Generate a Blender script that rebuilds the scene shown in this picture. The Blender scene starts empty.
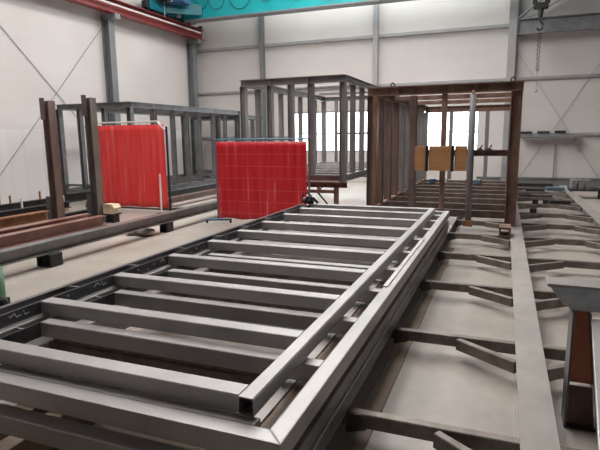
import bpy, bmesh, math, random
from mathutils import Vector, Matrix
random.seed(7)
C = bpy.context.scene.collection
V = Vector

# ------------------------------------------------------------------ materials
def nodes(name):
    m = bpy.data.materials.new(name); m.use_nodes = True
    nt = m.node_tree; b = nt.nodes['Principled BSDF']
    return m, nt, b

def mat(name, c1, c2=None, rough=.5, metal=0., scale=4., detail=6., stretch=(1, 1, 1), bump=0., rvar=0., lo=.35, hi=.65):
    """two-tone noise surface"""
    m, nt, b = nodes(name)
    b.inputs['Metallic'].default_value = metal
    b.inputs['Roughness'].default_value = rough
    if c2 is None:
        b.inputs['Base Color'].default_value = (*c1, 1); return m
    tc = nt.nodes.new('ShaderNodeTexCoord'); mp = nt.nodes.new('ShaderNodeMapping')
    mp.inputs['Scale'].default_value = stretch
    nz = nt.nodes.new('ShaderNodeTexNoise'); nz.inputs['Scale'].default_value = scale; nz.inputs['Detail'].default_value = detail
    nz.inputs['Roughness'].default_value = .65
    cr = nt.nodes.new('ShaderNodeValToRGB')
    cr.color_ramp.elements[0].position = lo; cr.color_ramp.elements[0].color = (*c1, 1)
    cr.color_ramp.elements[1].position = hi; cr.color_ramp.elements[1].color = (*c2, 1)
    L = nt.links.new
    L(tc.outputs['Object'], mp.inputs['Vector']); L(mp.outputs['Vector'], nz.inputs['Vector'])
    L(nz.outputs['Fac'], cr.inputs['Fac']); L(cr.outputs['Color'], b.inputs['Base Color'])
    if rvar:
        mr = nt.nodes.new('ShaderNodeMapRange'); mr.inputs['To Min'].default_value = rough - rvar; mr.inputs['To Max'].default_value = rough + rvar
        L(nz.outputs['Fac'], mr.inputs['Value']); L(mr.outputs['Result'], b.inputs['Roughness'])
    if bump:
        bp = nt.nodes.new('ShaderNodeBump'); bp.inputs['Strength'].default_value = bump; bp.inputs['Distance'].default_value = .01
        L(nz.outputs['Fac'], bp.inputs['Height']); L(bp.outputs['Normal'], b.inputs['Normal'])
    return m

STEEL = mat('mill_steel', (.41, .393, .39), (.53, .507, .50), .42, .30, 2.2, 8, (1, 1, 1), 0, .08)
STEEL_D = mat('dark_mill_steel', (.085, .09, .10), (.15, .152, .165), .45, .4, 3, 8)
PLATE = mat('jig_plate_steel', (.38, .35, .328), (.47, .438, .41), .5, .25, 2.5, 8)
JIGBAR = mat('brown_grey_bar', (.17, .145, .13), (.31, .27, .24), .5, .4, 6, 8)
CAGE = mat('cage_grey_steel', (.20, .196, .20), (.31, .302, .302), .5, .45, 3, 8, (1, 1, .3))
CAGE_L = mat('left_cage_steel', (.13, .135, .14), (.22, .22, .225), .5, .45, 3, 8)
RUST = mat('rust_brown', (.15, .085, .066), (.31, .195, .15), .75, .15, 5, 8, (1, 1, .4))
RUST_O = mat('rust_orange', (.19, .085, .042), (.31, .155, .08), .8, .1, 5, 8, (1, 1, .4))
PRIMER = mat('red_oxide_primer', (.22, .095, .075), (.34, .17, .14), .42, .1, 2, 8)
RUSTPOST = mat('weathered_post', (.13, .085, .072), (.26, .17, .15), .7, .25, 4, 8, (1, 1, .25))
GALV = mat('galvanised', (.26, .265, .28), (.34, .345, .36), .45, .4, 3, 3)
COLGREY = mat('column_grey_paint', (.20, .21, .22), (.25, .26, .27), .5, .2, 2)
GIRT = mat('girt_grey', (.36, .355, .36), (.44, .435, .44), .5, .3, 2)
REDWEB = mat('red_web', (.66, .20, .11), (.80, .30, .17), .4, .0, 3, 6)
PIPE = mat('dull_pipe', (.16, .155, .165), (.24, .235, .24), .7, 0, 5)
JOIST = mat('dark_brown_joist', (.085, .06, .052), (.17, .125, .105), .55, .2, 4, 6)
SLAB = mat('blue_grey_scale', (.42, .485, .55), (.66, .69, .72), .5, .5, 9, 8)
BLACK = mat('black_rubber', (.012, .012, .013), None, .6)
DARK = mat('dark_iron', (.03, .03, .033), (.06, .058, .058), .6, .3, 8)
TEAL = mat('teal_paint', (.01, .36, .40), (.01, .42, .46), .4, 0, 1.5)
TEAL_D = mat('dark_teal_paint', (.0, .11, .15), (.0, .15, .19), .45, 0, 2)
CRANE_RED = mat('crane_red', (.22, .028, .03), (.27, .04, .042), .45, 0, 2)
WHITE = mat('white_paint', (.72, .71, .69), None, .5)
BLUE = mat('blue_paint', (.08, .17, .25), (.13, .23, .30), .45, .2, 3)
BLUEBOX = mat('blue_cabinet', (.035, .11, .23), None, .45)
PLY = mat('plywood', (.44, .20, .08), (.56, .29, .13), .6, 0, 3, 8, (1, 1, 6))
CARD = mat('cardboard', (.66, .54, .36), (.74, .62, .44), .8, 0, 4)
TIMBER = mat('timber', (.20, .145, .105), (.36, .28, .21), .8, 0, 3, 8, (4, 1, 1))
GREEN = mat('green_paint', (.09, .22, .12), None, .4)
RAG = mat('grey_rag', (.22, .18, .16), (.45, .40, .37), .9, 0, 6)
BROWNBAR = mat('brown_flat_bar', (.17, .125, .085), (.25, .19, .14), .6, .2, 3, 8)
for _m, _r in ((STEEL, .38), (STEEL_D, .33), (PRIMER, .30), (RUSTPOST, .4)):
    _b = _m.node_tree.nodes['Principled BSDF']; _b.inputs['Roughness'].default_value = _r; _b.inputs['Specular IOR Level'].default_value = 1.0
DARKBEAM = mat('dark_grey_beam', (.15, .15, .155), (.24, .235, .235), .33, .3, 3, 8)
DARKBEAM.node_tree.nodes['Principled BSDF'].inputs['Specular IOR Level'].default_value = 1.0
CHALK = mat('chalk', (.75, .75, .75), None, .9)
EDGE = mat('bright_cut_steel', (.55, .53, .52), (.66, .64, .62), .4, .5, 4)

def wall_mat(name, low=False):
    m, nt, b = nodes(name); L = nt.links.new
    tc = nt.nodes.new('ShaderNodeTexCoord'); sp = nt.nodes.new('ShaderNodeSeparateXYZ'); L(tc.outputs['Object'], sp.inputs[0])
    # horizontal panel joints every 1.02 m
    md = nt.nodes.new('ShaderNodeMath'); md.operation = 'FRACT'
    dv = nt.nodes.new('ShaderNodeMath'); dv.operation = 'DIVIDE'; dv.inputs[1].default_value = 1.02
    L(sp.outputs['Z'], dv.inputs[0]); L(dv.outputs[0], md.inputs[0])
    lt = nt.nodes.new('ShaderNodeMath'); lt.operation = 'LESS_THAN'; lt.inputs[1].default_value = .012; L(md.outputs[0], lt.inputs[0])
    nz = nt.nodes.new('ShaderNodeTexNoise'); nz.inputs['Scale'].default_value = .5; nz.inputs['Detail'].default_value = 5
    L(tc.outputs['Object'], nz.inputs['Vector'])
    cr = nt.nodes.new('ShaderNodeValToRGB')
    cr.color_ramp.elements[0].position = .3; cr.color_ramp.elements[0].color = (.64, .60, .583, 1)
    cr.color_ramp.elements[1].position = .7; cr.color_ramp.elements[1].color = (.71, .672, .655, 1)
    L(nz.outputs['Fac'], cr.inputs['Fac'])
    mx = nt.nodes.new('ShaderNodeMix'); mx.data_type = 'RGBA'
    mu = nt.nodes.new('ShaderNodeMath'); mu.operation = 'MULTIPLY'; mu.inputs[1].default_value = .35; L(lt.outputs[0], mu.inputs[0])
    L(mu.outputs[0], mx.inputs['Factor']); L(cr.outputs['Color'], mx.inputs['A']); mx.inputs['B'].default_value = (.48, .46, .45, 1)
    out = mx.outputs['Result']
    if low:   # the lower band is clad in whiter ribbed sheet
        lo_ = nt.nodes.new('ShaderNodeMath'); lo_.operation = 'LESS_THAN'; lo_.inputs[1].default_value = 2.33; L(sp.outputs['Z'], lo_.inputs[0])
        wv = nt.nodes.new('ShaderNodeTexNoise'); wv.inputs['Scale'].default_value = 1; mp = nt.nodes.new('ShaderNodeMapping'); mp.inputs['Scale'].default_value = (1, 5, .15)
        L(tc.outputs['Object'], mp.inputs['Vector']); L(mp.outputs[0], wv.inputs['Vector'])
        c2 = nt.nodes.new('ShaderNodeValToRGB'); c2.color_ramp.elements[0].position = .35; c2.color_ramp.elements[0].color = (.725, .695, .685, 1); c2.color_ramp.elements[1].position = .6; c2.color_ramp.elements[1].color = (.76, .74, .73, 1)
        L(wv.outputs['Fac'], c2.inputs['Fac'])
        m2 = nt.nodes.new('ShaderNodeMix'); m2.data_type = 'RGBA'; L(lo_.outputs[0], m2.inputs['Factor']); L(out, m2.inputs['A']); L(c2.outputs['Color'], m2.inputs['B']); out = m2.outputs['Result']
    L(out, b.inputs['Base Color']); b.inputs['Roughness'].default_value = .55
    return m
WALL = wall_mat('sandwich_panel')
WALL_L = wall_mat('sandwich_panel_left', True)
CEIL = mat('ceiling_panel', (.60, .59, .58), (.66, .65, .64), .7, 0, 1)
DIM = mat('front_wall_panel', (.07, .08, .10), (.10, .11, .135), .7, 0, 1)

def floor_mat():
    m, nt, b = nodes('concrete_floor'); L = nt.links.new
    tc = nt.nodes.new('ShaderNodeTexCoord')
    a = nt.nodes.new('ShaderNodeTexNoise'); a.inputs['Scale'].default_value = .7; a.inputs['Detail'].default_value = 8; a.inputs['Roughness'].default_value = .6
    d = nt.nodes.new('ShaderNodeTexNoise'); d.inputs['Scale'].default_value = 9; d.inputs['Detail'].default_value = 8
    L(tc.outputs['Object'], a.inputs['Vector']); L(tc.outputs['Object'], d.inputs['Vector'])
    ad = nt.nodes.new('ShaderNodeMath'); ad.operation = 'MULTIPLY_ADD'; ad.inputs[1].default_value = .3; L(d.outputs['Fac'], ad.inputs[0]); L(a.outputs['Fac'], ad.inputs[2])
    cr = nt.nodes.new('ShaderNodeValToRGB')
    cr.color_ramp.elements[0].position = .42; cr.color_ramp.elements[0].color = (.34, .302, .268, 1)
    cr.color_ramp.elements[1].position = .82; cr.color_ramp.elements[1].color = (.50, .452, .405, 1)
    L(ad.outputs[0], cr.inputs['Fac']); L(cr.outputs['Color'], b.inputs['Base Color'])
    mr = nt.nodes.new('ShaderNodeMapRange'); mr.inputs['To Min'].default_value = .28; mr.inputs['To Max'].default_value = .5
    L(a.outputs['Fac'], mr.inputs['Value']); L(mr.outputs['Result'], b.inputs['Roughness'])
    return m
FLOOR = floor_mat()

def curtain_mat(name, c1, c2, grid, streak):
    m, nt, b = nodes(name); L = nt.links.new
    tc = nt.nodes.new('ShaderNodeTexCoord')
    mp = nt.nodes.new('ShaderNodeMapping'); mp.inputs['Scale'].default_value = (9, 1, .7); L(tc.outputs['Object'], mp.inputs['Vector'])
    nz = nt.nodes.new('ShaderNodeTexNoise'); nz.inputs['Scale'].default_value = 1; nz.inputs['Detail'].default_value = 6; L(mp.outputs[0], nz.inputs['Vector'])
    cr = nt.nodes.new('ShaderNodeValToRGB')
    e = cr.color_ramp.elements
    e[0].position = .35; e[0].color = (*c1, 1); e[1].position = .62; e[1].color = (*c2, 1)
    n = e.new(.78); n.color = (*streak, 1)
    L(nz.outputs['Fac'], cr.inputs['Fac']); out = cr.outputs['Color']
    if grid:
        bk = nt.nodes.new('ShaderNodeTexBrick'); bk.inputs['Scale'].default_value = 1.
        bk.offset = 0; bk.inputs['Brick Width'].default_value = 1.12; bk.inputs['Row Height'].default_value = .27; bk.inputs['Mortar Size'].default_value = .008
        sp = nt.nodes.new('ShaderNodeSeparateXYZ'); cb = nt.nodes.new('ShaderNodeCombineXYZ')
        L(tc.outputs['Object'], sp.inputs[0]); L(sp.outputs['X'], cb.inputs['X']); L(sp.outputs['Z'], cb.inputs['Y']); L(cb.outputs[0], bk.inputs['Vector'])
        mx = nt.nodes.new('ShaderNodeMix'); mx.data_type = 'RGBA'
        mu = nt.nodes.new('ShaderNodeMath'); mu.operation = 'MULTIPLY'; mu.inputs[1].default_value = .28; L(bk.outputs['Fac'], mu.inputs[0])
        L(mu.outputs[0], mx.inputs['Factor']); L(out, mx.inputs['A']); mx.inputs['B'].default_value = (*streak, 1); out = mx.outputs['Result']
    L(out, b.inputs['Base Color']); b.inputs['Roughness'].default_value = .32
    tr = nt.nodes.new('ShaderNodeBsdfTranslucent'); L(out, tr.inputs['Color'])
    ms = nt.nodes.new('ShaderNodeMixShader'); ms.inputs[0].default_value = .35
    L(b.outputs[0], ms.inputs[1]); L(tr.outputs[0], ms.inputs[2]); L(ms.outputs[0], nt.nodes['Material Output'].inputs['Surface'])
    return m
CURT_A = curtain_mat('bright_red_curtain', (.86, .06, .065), (.90, .13, .12), False, (.93, .33, .30))
CURT_B = curtain_mat('deep_red_vinyl', (.66, .022, .036), (.74, .05, .065), True, (.82, .32, .33))

def glass_mat():
    m, nt, b = nodes('window_glass'); nt.nodes.remove(b); L = nt.links.new
    t = nt.nodes.new('ShaderNodeBsdfTransparent'); g = nt.nodes.new('ShaderNodeBsdfGlossy'); g.inputs['Roughness'].default_value = .05
    ms = nt.nodes.new('ShaderNodeMixShader'); ms.inputs[0].default_value = .06
    L(t.outputs[0], ms.inputs[1]); L(g.outputs[0], ms.inputs[2]); L(ms.outputs[0], nt.nodes['Material Output'].inputs['Surface'])
    return m
GLASS = glass_mat()
def emit(name, col, s):
    m, nt, b = nodes(name); b.inputs['Base Color'].default_value = (.8, .8, .8, 1)
    b.inputs['Emission Color'].default_value = (*col, 1); b.inputs['Emission Strength'].default_value = s
    return m
SKYL = emit('lit_skylight', (1., .97, .945), 7.0)

# ------------------------------------------------------------------ mesh tools
class MB:
    def __init__(s): s.bm = bmesh.new()
    def _emit(s, vs, fs):
        v = [s.bm.verts.new(p) for p in vs]
        for f in fs: s.bm.faces.new([v[i] for i in f])
    def box(s, x0, x1, y0, y1, z0, z1, b=0.):
        return s.hexa([(x0, y0, z0), (x1, y0, z0), (x1, y1, z0), (x0, y1, z0), (x0, y0, z1), (x1, y0, z1), (x1, y1, z1), (x0, y1, z1)], b)
    def hexa(s, p, b=0.):
        t = bmesh.new(); v = [t.verts.new(q) for q in p]
        for f in ((0, 3, 2, 1), (4, 5, 6, 7), (0, 1, 5, 4), (1, 2, 6, 5), (2, 3, 7, 6), (3, 0, 4, 7)): t.faces.new([v[i] for i in f])
        if b: bmesh.ops.bevel(t, geom=t.edges[:], offset=b, segments=2, profile=.6, affect='EDGES')
        s.merge(t); return s
    def merge(s, t):
        m = {}
        for v in t.verts: m[v] = s.bm.verts.new(v.co)
        for f in t.faces:
            try: s.bm.faces.new([m[v] for v in f.verts])
            except ValueError: pass
        t.free()
    def frame(s, p0, p1, up):
        a = (V(p1) - V(p0)).normalized(); u = V(up); u = (u - a * u.dot(a)).normalized(); return a, u, a.cross(u)
    def extr(s, p0, p1, prof, up, cap=True):
        """profile points (side, up) swept from p0 to p1"""
        a, u, w = s.frame(p0, p1, up); n = len(prof); p0 = V(p0); p1 = V(p1)
        A = [s.bm.verts.new(p0 + w * x + u * y) for x, y in prof]; B = [s.bm.verts.new(p1 + w * x + u * y) for x, y in prof]
        for i in range(n): s.bm.faces.new((A[i], A[(i + 1) % n], B[(i + 1) % n], B[i]))
        if cap: s.bm.faces.new(A[::-1]); s.bm.faces.new(B)
        return s
    def bar(s, p0, p1, w, h, up=(0, 0, 1), c=.008):
        x, y = w / 2, h / 2; c = min(c, x * .6, y * .6)
        return s.extr(p0, p1, [(-x + c, -y), (x - c, -y), (x, -y + c), (x, y - c), (x - c, y), (-x + c, y), (-x, y - c), (-x, -y + c)], up)
    def tube(s, p0, p1, w, h, t=.008, up=(0, 0, 1), c=.008):
        x, y = w / 2, h / 2
        o = [(-x + c, -y), (x - c, -y), (x, -y + c), (x, y - c), (x - c, y), (-x + c, y), (-x, y - c), (-x, -y + c)]
        k = 1 - 2 * t / w; k2 = 1 - 2 * t / h
        i = [(a * k, b * k2) for a, b in o]
        a_, u, q = s.frame(p0, p1, up); p0 = V(p0); p1 = V(p1)
        def ring(P, pr): return [s.bm.verts.new(P + q * X + u * Y) for X, Y in pr]
        A, B, D, E_ = ring(p0, o), ring(p1, o), ring(p0, i), ring(p1, i); n = 8
        for j in range(n):
            k_ = (j + 1) % n
            s.bm.faces.new((A[j], A[k_], B[k_], B[j])); s.bm.faces.new((D[k_], D[j], E_[j], E_[k_]))
            s.bm.faces.new((A[k_], A[j], D[j], D[k_])); s.bm.faces.new((B[j], B[k_], E_[k_], E_[j]))
        return s
    def ibeam(s, p0, p1, h, b, up=(0, 0, 1), tf=.016, tw=.011):
        y, x, i, w = h / 2, b / 2, h / 2 - tf, tw / 2
        return s.extr(p0, p1, [(-x, -y), (x, -y), (x, -i), (w, -i), (w, i), (x, i), (x, y), (-x, y), (-x, i), (-w, i), (-w, -i), (-x, -i)], up)
    def chan(s, p0, p1, h, b, up=(0, 0, 1), t=.012):
        y = h / 2
        return s.extr(p0, p1, [(0, -y), (b, -y), (b, -y + t), (t, -y + t), (t, y - t), (b, y - t), (b, y), (0, y)], up)
    def cyl(s, p0, p1, r, n=14, r2=None):
        a, u, w = s.frame(p0, p1, (0, 0, 1) if abs((V(p1) - V(p0)).normalized().z) < .9 else (0, 1, 0)); r2 = r if r2 is None else r2
        A = [s.bm.verts.new(V(p0) + (w * math.cos(t) + u * math.sin(t)) * r) for t in [2 * math.pi * i / n for i in range(n)]]
        B = [s.bm.verts.new(V(p1) + (w * math.cos(t) + u * math.sin(t)) * r2) for t in [2 * math.pi * i / n for i in range(n)]]
        for i in range(n): s.bm.faces.new((A[i], A[(i + 1) % n], B[(i + 1) % n], B[i]))
        s.bm.faces.new(A[::-1]); s.bm.faces.new(B); return s
    def path(s, pts, r, n=8):
        pts = [V(p) for p in pts]; rings = []
        for i, p in enumerate(pts):
            d = (pts[min(i + 1, len(pts) - 1)] - pts[max(i - 1, 0)]).normalized()
            ref = V((0, 0, 1)) if abs(d.z) < .9 else V((1, 0, 0)); u = (ref - d * ref.dot(d)).normalized(); w = d.cross(u)
            rings.append([s.bm.verts.new(p + (w * math.cos(t) + u * math.sin(t)) * r) for t in [2 * math.pi * k / n for k in range(n)]])
        for A, B in zip(rings, rings[1:]):
            for k in range(n): s.bm.faces.new((A[k], A[(k + 1) % n], B[(k + 1) % n], B[k]))
        s.bm.faces.new(rings[0][::-1]); s.bm.faces.new(rings[-1]); return s
    def ball(s, c, r, sx=1, sy=1, sz=1):
        t = bmesh.new(); bmesh.ops.create_icosphere(t, subdivisions=2, radius=r)
        for v in t.verts: v.co = V((v.co.x * sx, v.co.y * sy, v.co.z * sz)) + V(c)
        s.merge(t); return s
    def ring(s, c, R, r, axis='Y', n=16, m=8):
        pts = []
        for i in range(n):
            a = 2 * math.pi * i / n; row = []
            for j in range(m):
                b = 2 * math.pi * j / m; q = R + r * math.cos(b); h = r * math.sin(b)
                o = {'Y': (q * math.cos(a), h, q * math.sin(a)), 'X': (h, q * math.cos(a), q * math.sin(a)), 'Z': (q * math.cos(a), q * math.sin(a), h)}[axis]
                row.append(s.bm.verts.new(V(c) + V(o)))
            pts.append(row)
        for i in range(n):
            for j in range(m):
                s.bm.faces.new((pts[i][j], pts[(i + 1) % n][j], pts[(i + 1) % n][(j + 1) % m], pts[i][(j + 1) % m]))
        return s
    def poly(s, pts, thick):
        """flat polygon with thickness vector"""
        A = [s.bm.verts.new(p) for p in pts]; B = [s.bm.verts.new(V(p) + V(thick)) for p in pts]; n = len(pts)
        s.bm.faces.new(A); s.bm.faces.new(B[::-1])
        for i in range(n): s.bm.faces.new((A[(i + 1) % n], A[i], B[i], B[(i + 1) % n]))
        return s
    def build(s, name, material, parent=None, smooth=False):
        bmesh.ops.recalc_face_normals(s.bm, faces=s.bm.faces[:])
        off = V((0, 0, 0)); p = parent
        while p is not None: off += p.location; p = p.parent
        me = bpy.data.meshes.new(name)
        o = bpy.data.objects.new(name, me)
        if parent is None:
            bb = [v.co for v in s.bm.verts]
            o.location = V(((min(v.x for v in bb) + max(v.x for v in bb)) / 2, (min(v.y for v in bb) + max(v.y for v in bb)) / 2, min(v.z for v in bb)))
            off = o.location.copy()
        for v in s.bm.verts: v.co -= off
        s.bm.to_mesh(me); s.bm.free(); me.materials.append(material)
        if smooth:
            for f in me.polygons: f.use_smooth = True
        C.objects.link(o)
        if parent is not None: o.parent = parent
        return o

def tag(o, label=None, cat=None, group=None, kind=None):
    if label: o['label'] = label
    if cat: o['category'] = cat
    if group: o['group'] = group
    if cat and not kind: kind = 'thing'
    if kind: o['kind'] = kind
    return o
def thing(name, label, cat, loc, group=None):
    o = bpy.data.objects.new(name, None); o.empty_display_size = .1; C.objects.link(o); o.location = loc
    return tag(o, label, cat, group)
def struct(name, mb, m, label=None, cat=None):
    return tag(mb.build(name, m), label, cat, None, 'structure')

# ------------------------------------------------------------------ the hall
XL, YB, XR, YF, ZC = -14., 22., 11.5, -12., 10.4
struct('floor', MB().box(XL - .3, XR + .3, YF - .3, YB + .3, -.2, 0), FLOOR, 'pale beige concrete workshop floor', 'floor')
struct('wall_left', MB().box(XL - .2, XL, YF, YB, 0, ZC), WALL_L, 'off white panel wall on the left', 'wall')
# back wall with a long window opening
wx0, wx1, wz0, wz1 = -8.95, -1.0, 1.3, 3.08
struct('wall_back', MB().box(XL, wx0, YB, YB + .2, 0, ZC).box(wx1, XR, YB, YB + .2, 0, ZC).box(wx0, wx1, YB, YB + .2, 0, wz0).box(wx0, wx1, YB, YB + .2, wz1, ZC), WALL, 'off white panel wall at the back', 'wall')
struct('wall_right', MB().box(XR, XR + .2, YF, YB, 0, ZC), DIM, 'dark grey panel wall on the right', 'wall')
struct('wall_front', MB().box(XL, XR, YF - .2, YF, 0, ZC), DIM, 'grey wall behind the viewpoint', 'wall')
sk = [(-8.8, -6.8), (-5.2, -3.6), (-2.6, -1.15)]
cm = MB(); xs = [XL] + [v for p in sk for v in p] + [XR]
for a, b in zip(xs[0::2], xs[1::2]): cm.box(a, b, YF, YB, ZC, ZC + .2)
for a, b in sk: cm.box(a, b, YF, 4.5, ZC, ZC + .2)
struct('ceiling', cm, CEIL, 'pale panel ceiling', 'ceiling')
for i, (a, b) in enumerate(sk):
    struct('window_%d' % (i + 2), MB().box(a, b, 4.5, YB, ZC + .05, ZC + .1), SKYL, 'long translucent roof light', 'skylight')
wf = MB()
wf.box(wx0, wx1, YB + .02, YB + .12, wz0, wz0 + .07).box(wx0, wx1, YB + .02, YB + .12, wz1 - .07, wz1)
for k in range(4):
    x = wx0 + (wx1 - wx0) * k / 3; x0 = min(max(x - .02, wx0), wx1 - .04); wf.box(x0, x0 + .04, YB + .02, YB + .12, wz0 + .07, wz1 - .07)
wf.box(wx0 + .04, wx1 - .04, YB + .03, YB + .11, 2.1, 2.14)
wo = struct('window_1', wf, GIRT, 'long bright window band in the back wall', 'window')
MB().box(-6.9, -4.4, YB + .0, YB + .05, 2.07, 2.16).build('transom', COLGREY, wo)
MB().box(wx0 + .03, wx1 - .03, YB + .06, YB + .075, wz0 + .03, wz1 - .03).build('pane', GLASS, wo)
n = 1
def trim(mb, m, label):
    global n
    struct('trim_%d' % n, mb, m, label, 'wall rail'); n += 1
trim(MB().box(XL, .0, YB - .1, YB, 5.98, 6.1), GIRT, 'upper grey sheeting rail on the back wall')
trim(MB().box(XL, 6., YB - .1, YB, 4.02, 4.12), GIRT, 'middle grey sheeting rail on the back wall')
trim(MB().box(.1, 6., YB - .12, YB, 1.92, 2.02), GIRT, 'pale sheeting rail low on the back wall at right')
trim(MB().box(XL, wx0, YB - .08, YB, 1.95, 2.03), GIRT, 'sheeting rail low on the back wall at left')
struct('baseboard_back', MB().box(-1., XR, YB - .06, YB, 0, .28).box(-1., XR, YB - .1, YB, .28, .34), COLGREY, 'grey rail along the foot of the back wall', 'baseboard')

def column(name, label, x, y, h, web, m=COLGREY, s=.28, z0=0.):
    t = thing(name, label, 'column', (x, y, z0), 'steel wall columns')
    MB().ibeam((x, y, z0 + .02), (x, y, h), s, s * .95, web, .018, .012).build('shaft', m, t)
    MB().box(x - .18, x + .18, y - .18, y + .18, z0, z0 + .02).build('base_plate', m, t)
    return t
for y, lab in ((10.6, 'grey steel wall column nearest along the left wall'), (16.0, 'grey steel column on the left wall beneath the red crane rail'), (21.5, 'grey steel column in the far left corner under the rail end')):
    c = column('steel_column', lab, XL + .19, y, 6.3, (1, 0, 0), s=.32)
    MB().box(XL + .04, XL + .66, y - .14, y + .14, 6.3, 6.48).build('bracket', COLGREY, c)
for x, lab, m in ((-10.33, 'grey steel column on the back wall behind the middle cage', COLGREY), (-5.15, 'grey steel column on the back wall left of the rusty cage', GIRT), (.06, 'pale steel column on the back wall at the wide grey beam', GIRT), (3.5, 'pale steel column on the back wall at far right', GIRT)):
    column('steel_column', lab, x, YB - .19, ZC - .05, (0, 1, 0), m, .2 if x < 0 else .3)
# wide galvanised beam across the right bay
t = thing('wall_beam', 'wide grey steel beam bolted across the right bay of back wall', 'beam', (1.8, 21.6, 5.62))
MB().ibeam((.26, 21.62, 5.89), (3.3, 21.62, 5.89), .54, .26, (0, 0, 1), .03, .014).build('beam', GALV, t)
for x in (.25, 3.31): MB().box(x - .01, x + .01, 21.5, 21.74, 5.62, 6.16).build('end_plate', COLGREY, t)
# bracing rods
def rod(label, a, b, r=.012, m=GIRT, cat='bracing rod'):
    tag(MB().cyl(a, b, r, 8).build('bracing_rod', m), label, cat, 'wall bracing')
xl = XL + .03
rod('thin bracing rod falling rightward across the left wall', (xl, 10.8, 6.1), (xl, 15.8, 1.3), .010, COLGREY)
rod('thin bracing rod rising rightward to the crane rail column', (xl + .04, 10.8, .7), (xl + .04, 15.8, 6.0), .010, COLGREY)
rod('thin bracing rod falling rightward on the right bay of back wall', (.25, 21.92, 5.11), (3.3, 21.92, .36), .008)
rod('thin bracing rod rising rightward on the right bay of back wall', (.60, 21.96, .35), (3.3, 21.96, 4.92), .008)
rod('grey diagonal strut rising from the column above the wide beam', (.25, 21.5, 6.2), (3.2, 21.5, 8.4), .035, COLGREY)
rod('pale diagonal strut behind the crane hook above the wide beam', (.25, 21.85, 6.05), (3.3, 21.85, 7.7), .03, GIRT)
# shelf arm on the back wall
t = thing('wall_shelf', 'narrow steel bracket shelf on the back wall with bits on top', 'shelf', (1.6, 21.75, 1.8))
MB().box(.62, 2.62, 21.55, 21.88, 1.84, 1.9).build('tray', COLGREY, t)
MB().box(2.42, 2.46, 21.6, 21.86, 1.5, 1.84).build('hanging_bracket', COLGREY, t)
MB().box(1.76, 1.79, 21.84, 21.9, .34, 1.6).build('support_tube', COLGREY, t)
for i, (a, b) in enumerate(((.52, .95), (1.12, 1.55), (1.72, 2.1))):
    tag(MB().box(a, b, 21.82, 21.94, 2.02, 2.02 + .07 + .01 * i, .01).build('steel_offcut', DARK), ['dark offcut on the back wall rail nearest the rusty cage', 'dark offcut in the middle of the back wall rail', 'dark offcut at right end of the back wall rail'][i], 'offcut', 'offcuts on the wall rail')

# ------------------------------------------------------------------ overhead crane
t = thing('crane_rail', 'red crane runway beam along the top of left wall', 'crane rail', (-13.5, 8, 6.48))
MB().ibeam((-13.5, 2, 6.72), (-13.5, 21.95, 6.72), .48, .3, (0, 0, 1), .03, .02).build('beam', CRANE_RED, t)
MB().bar((-13.5, 2, 6.985), (-13.5, 21.9, 6.985), .07, .05).build('rail', DARK, t)
MB().box(-13.345, -13.32, 14, 21.6, 6.73, 6.79).build('conductor_bar', WHITE, t)
MB().box(-13.6, -13.4, 21.75, 21.88, 7.01, 7.1).build('end_stop', DARK, t)
cr = thing('overhead_crane', 'teal overhead travelling crane spanning the hall', 'crane', (-13.4, 19.9, 7.01))
MB().box(-13.15, 11.0, 20.0, 20.45, 6.99, 7.85).build('girder', TEAL, cr)
MB().box(-13.15, 11.0, 19.96, 20.5, 6.94, 6.99).build('bottom_flange', COLGREY, cr)
MB().box(-13.62, -13.30, 17.9, 21.2, 7.06, 7.52, .03).build('end_carriage', TEAL_D, cr)
MB().poly([(-13.3, 19.0, 7.1), (-12.2, 20.0, 7.1), (-12.2, 20.0, 7.5), (-13.3, 19.0, 7.6)], (0, -.08, 0)).build('gusset_plate', TEAL_D, cr)
for y in (18.2, 20.9): MB().cyl((-13.56, y, 7.12), (-13.44, y, 7.12), .11, 18).build('wheel', DARK, cr)
for y in (17.86, ): MB().box(-13.6, -13.38, y - .12, y + .06, 7.08, 7.36, .02).build('buffer', BLACK, cr)
MB().box(-13.28, -12.4, 18.9, 19.4, 7.42, 7.85, .02).build('control_cabinet', BLUEBOX, cr)
MB().box(-13.2, -12.95, 18.84, 18.9, 7.5, 7.75).build('white_plate', WHITE, cr)
MB().box(-13.24, -13.1, 19.6, 19.7, 7.05, 7.3).build('junction_box', WHITE, cr)
MB().cyl((-13.2, 18.5, 7.55), (-12.8, 18.5, 7.55), .14).build('travel_motor', DARK, cr)
for k, (y, s) in enumerate(((18.25, .25), (18.6, .32), (18.9, .22))):
    MB().path([(-13.2 + .02 * k, y + s * math.cos(a), 7.55 + s * .6 * math.sin(a)) for a in [i * .5 for i in range(12)]], .022).build('cable_coil', BLACK, cr)
MB().cyl((-13.25, 18.75, 6.9), (-13.25, 18.75, 7.5), .02).build('current_collector', GIRT, cr)
for k, x in enumerate((-12.2, -11.5, -10.4, -9.2, -7.9, -6.5, -5.2)):
    w = .3 + .1 * (k % 3)
    MB().path([(x + w * s, 19.95, 7.75 - .55 * (1 - s * s) ** .5 * (.7 + .15 * (k % 3))) for s in [-1 + i / 6 for i in range(13)]], .012, 6).build('festoon_cable', BLACK, cr)
MB().box(.5, 1.4, 19.7, 20.75, 7.03, 7.4, .02).build('trolley', TEAL_D, cr)
hk = thing('crane_hook', 'dark hook block hanging on chain from the crane', 'crane hook', (.88, 19.9, 7.0))
MB().cyl((.84, 19.9, 6.5), (.84, 19.9, 7.0), .012).cyl((.94, 19.9, 6.5), (.94, 19.9, 7.0), .012).build('hoist_rope', DARK, hk)
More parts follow.
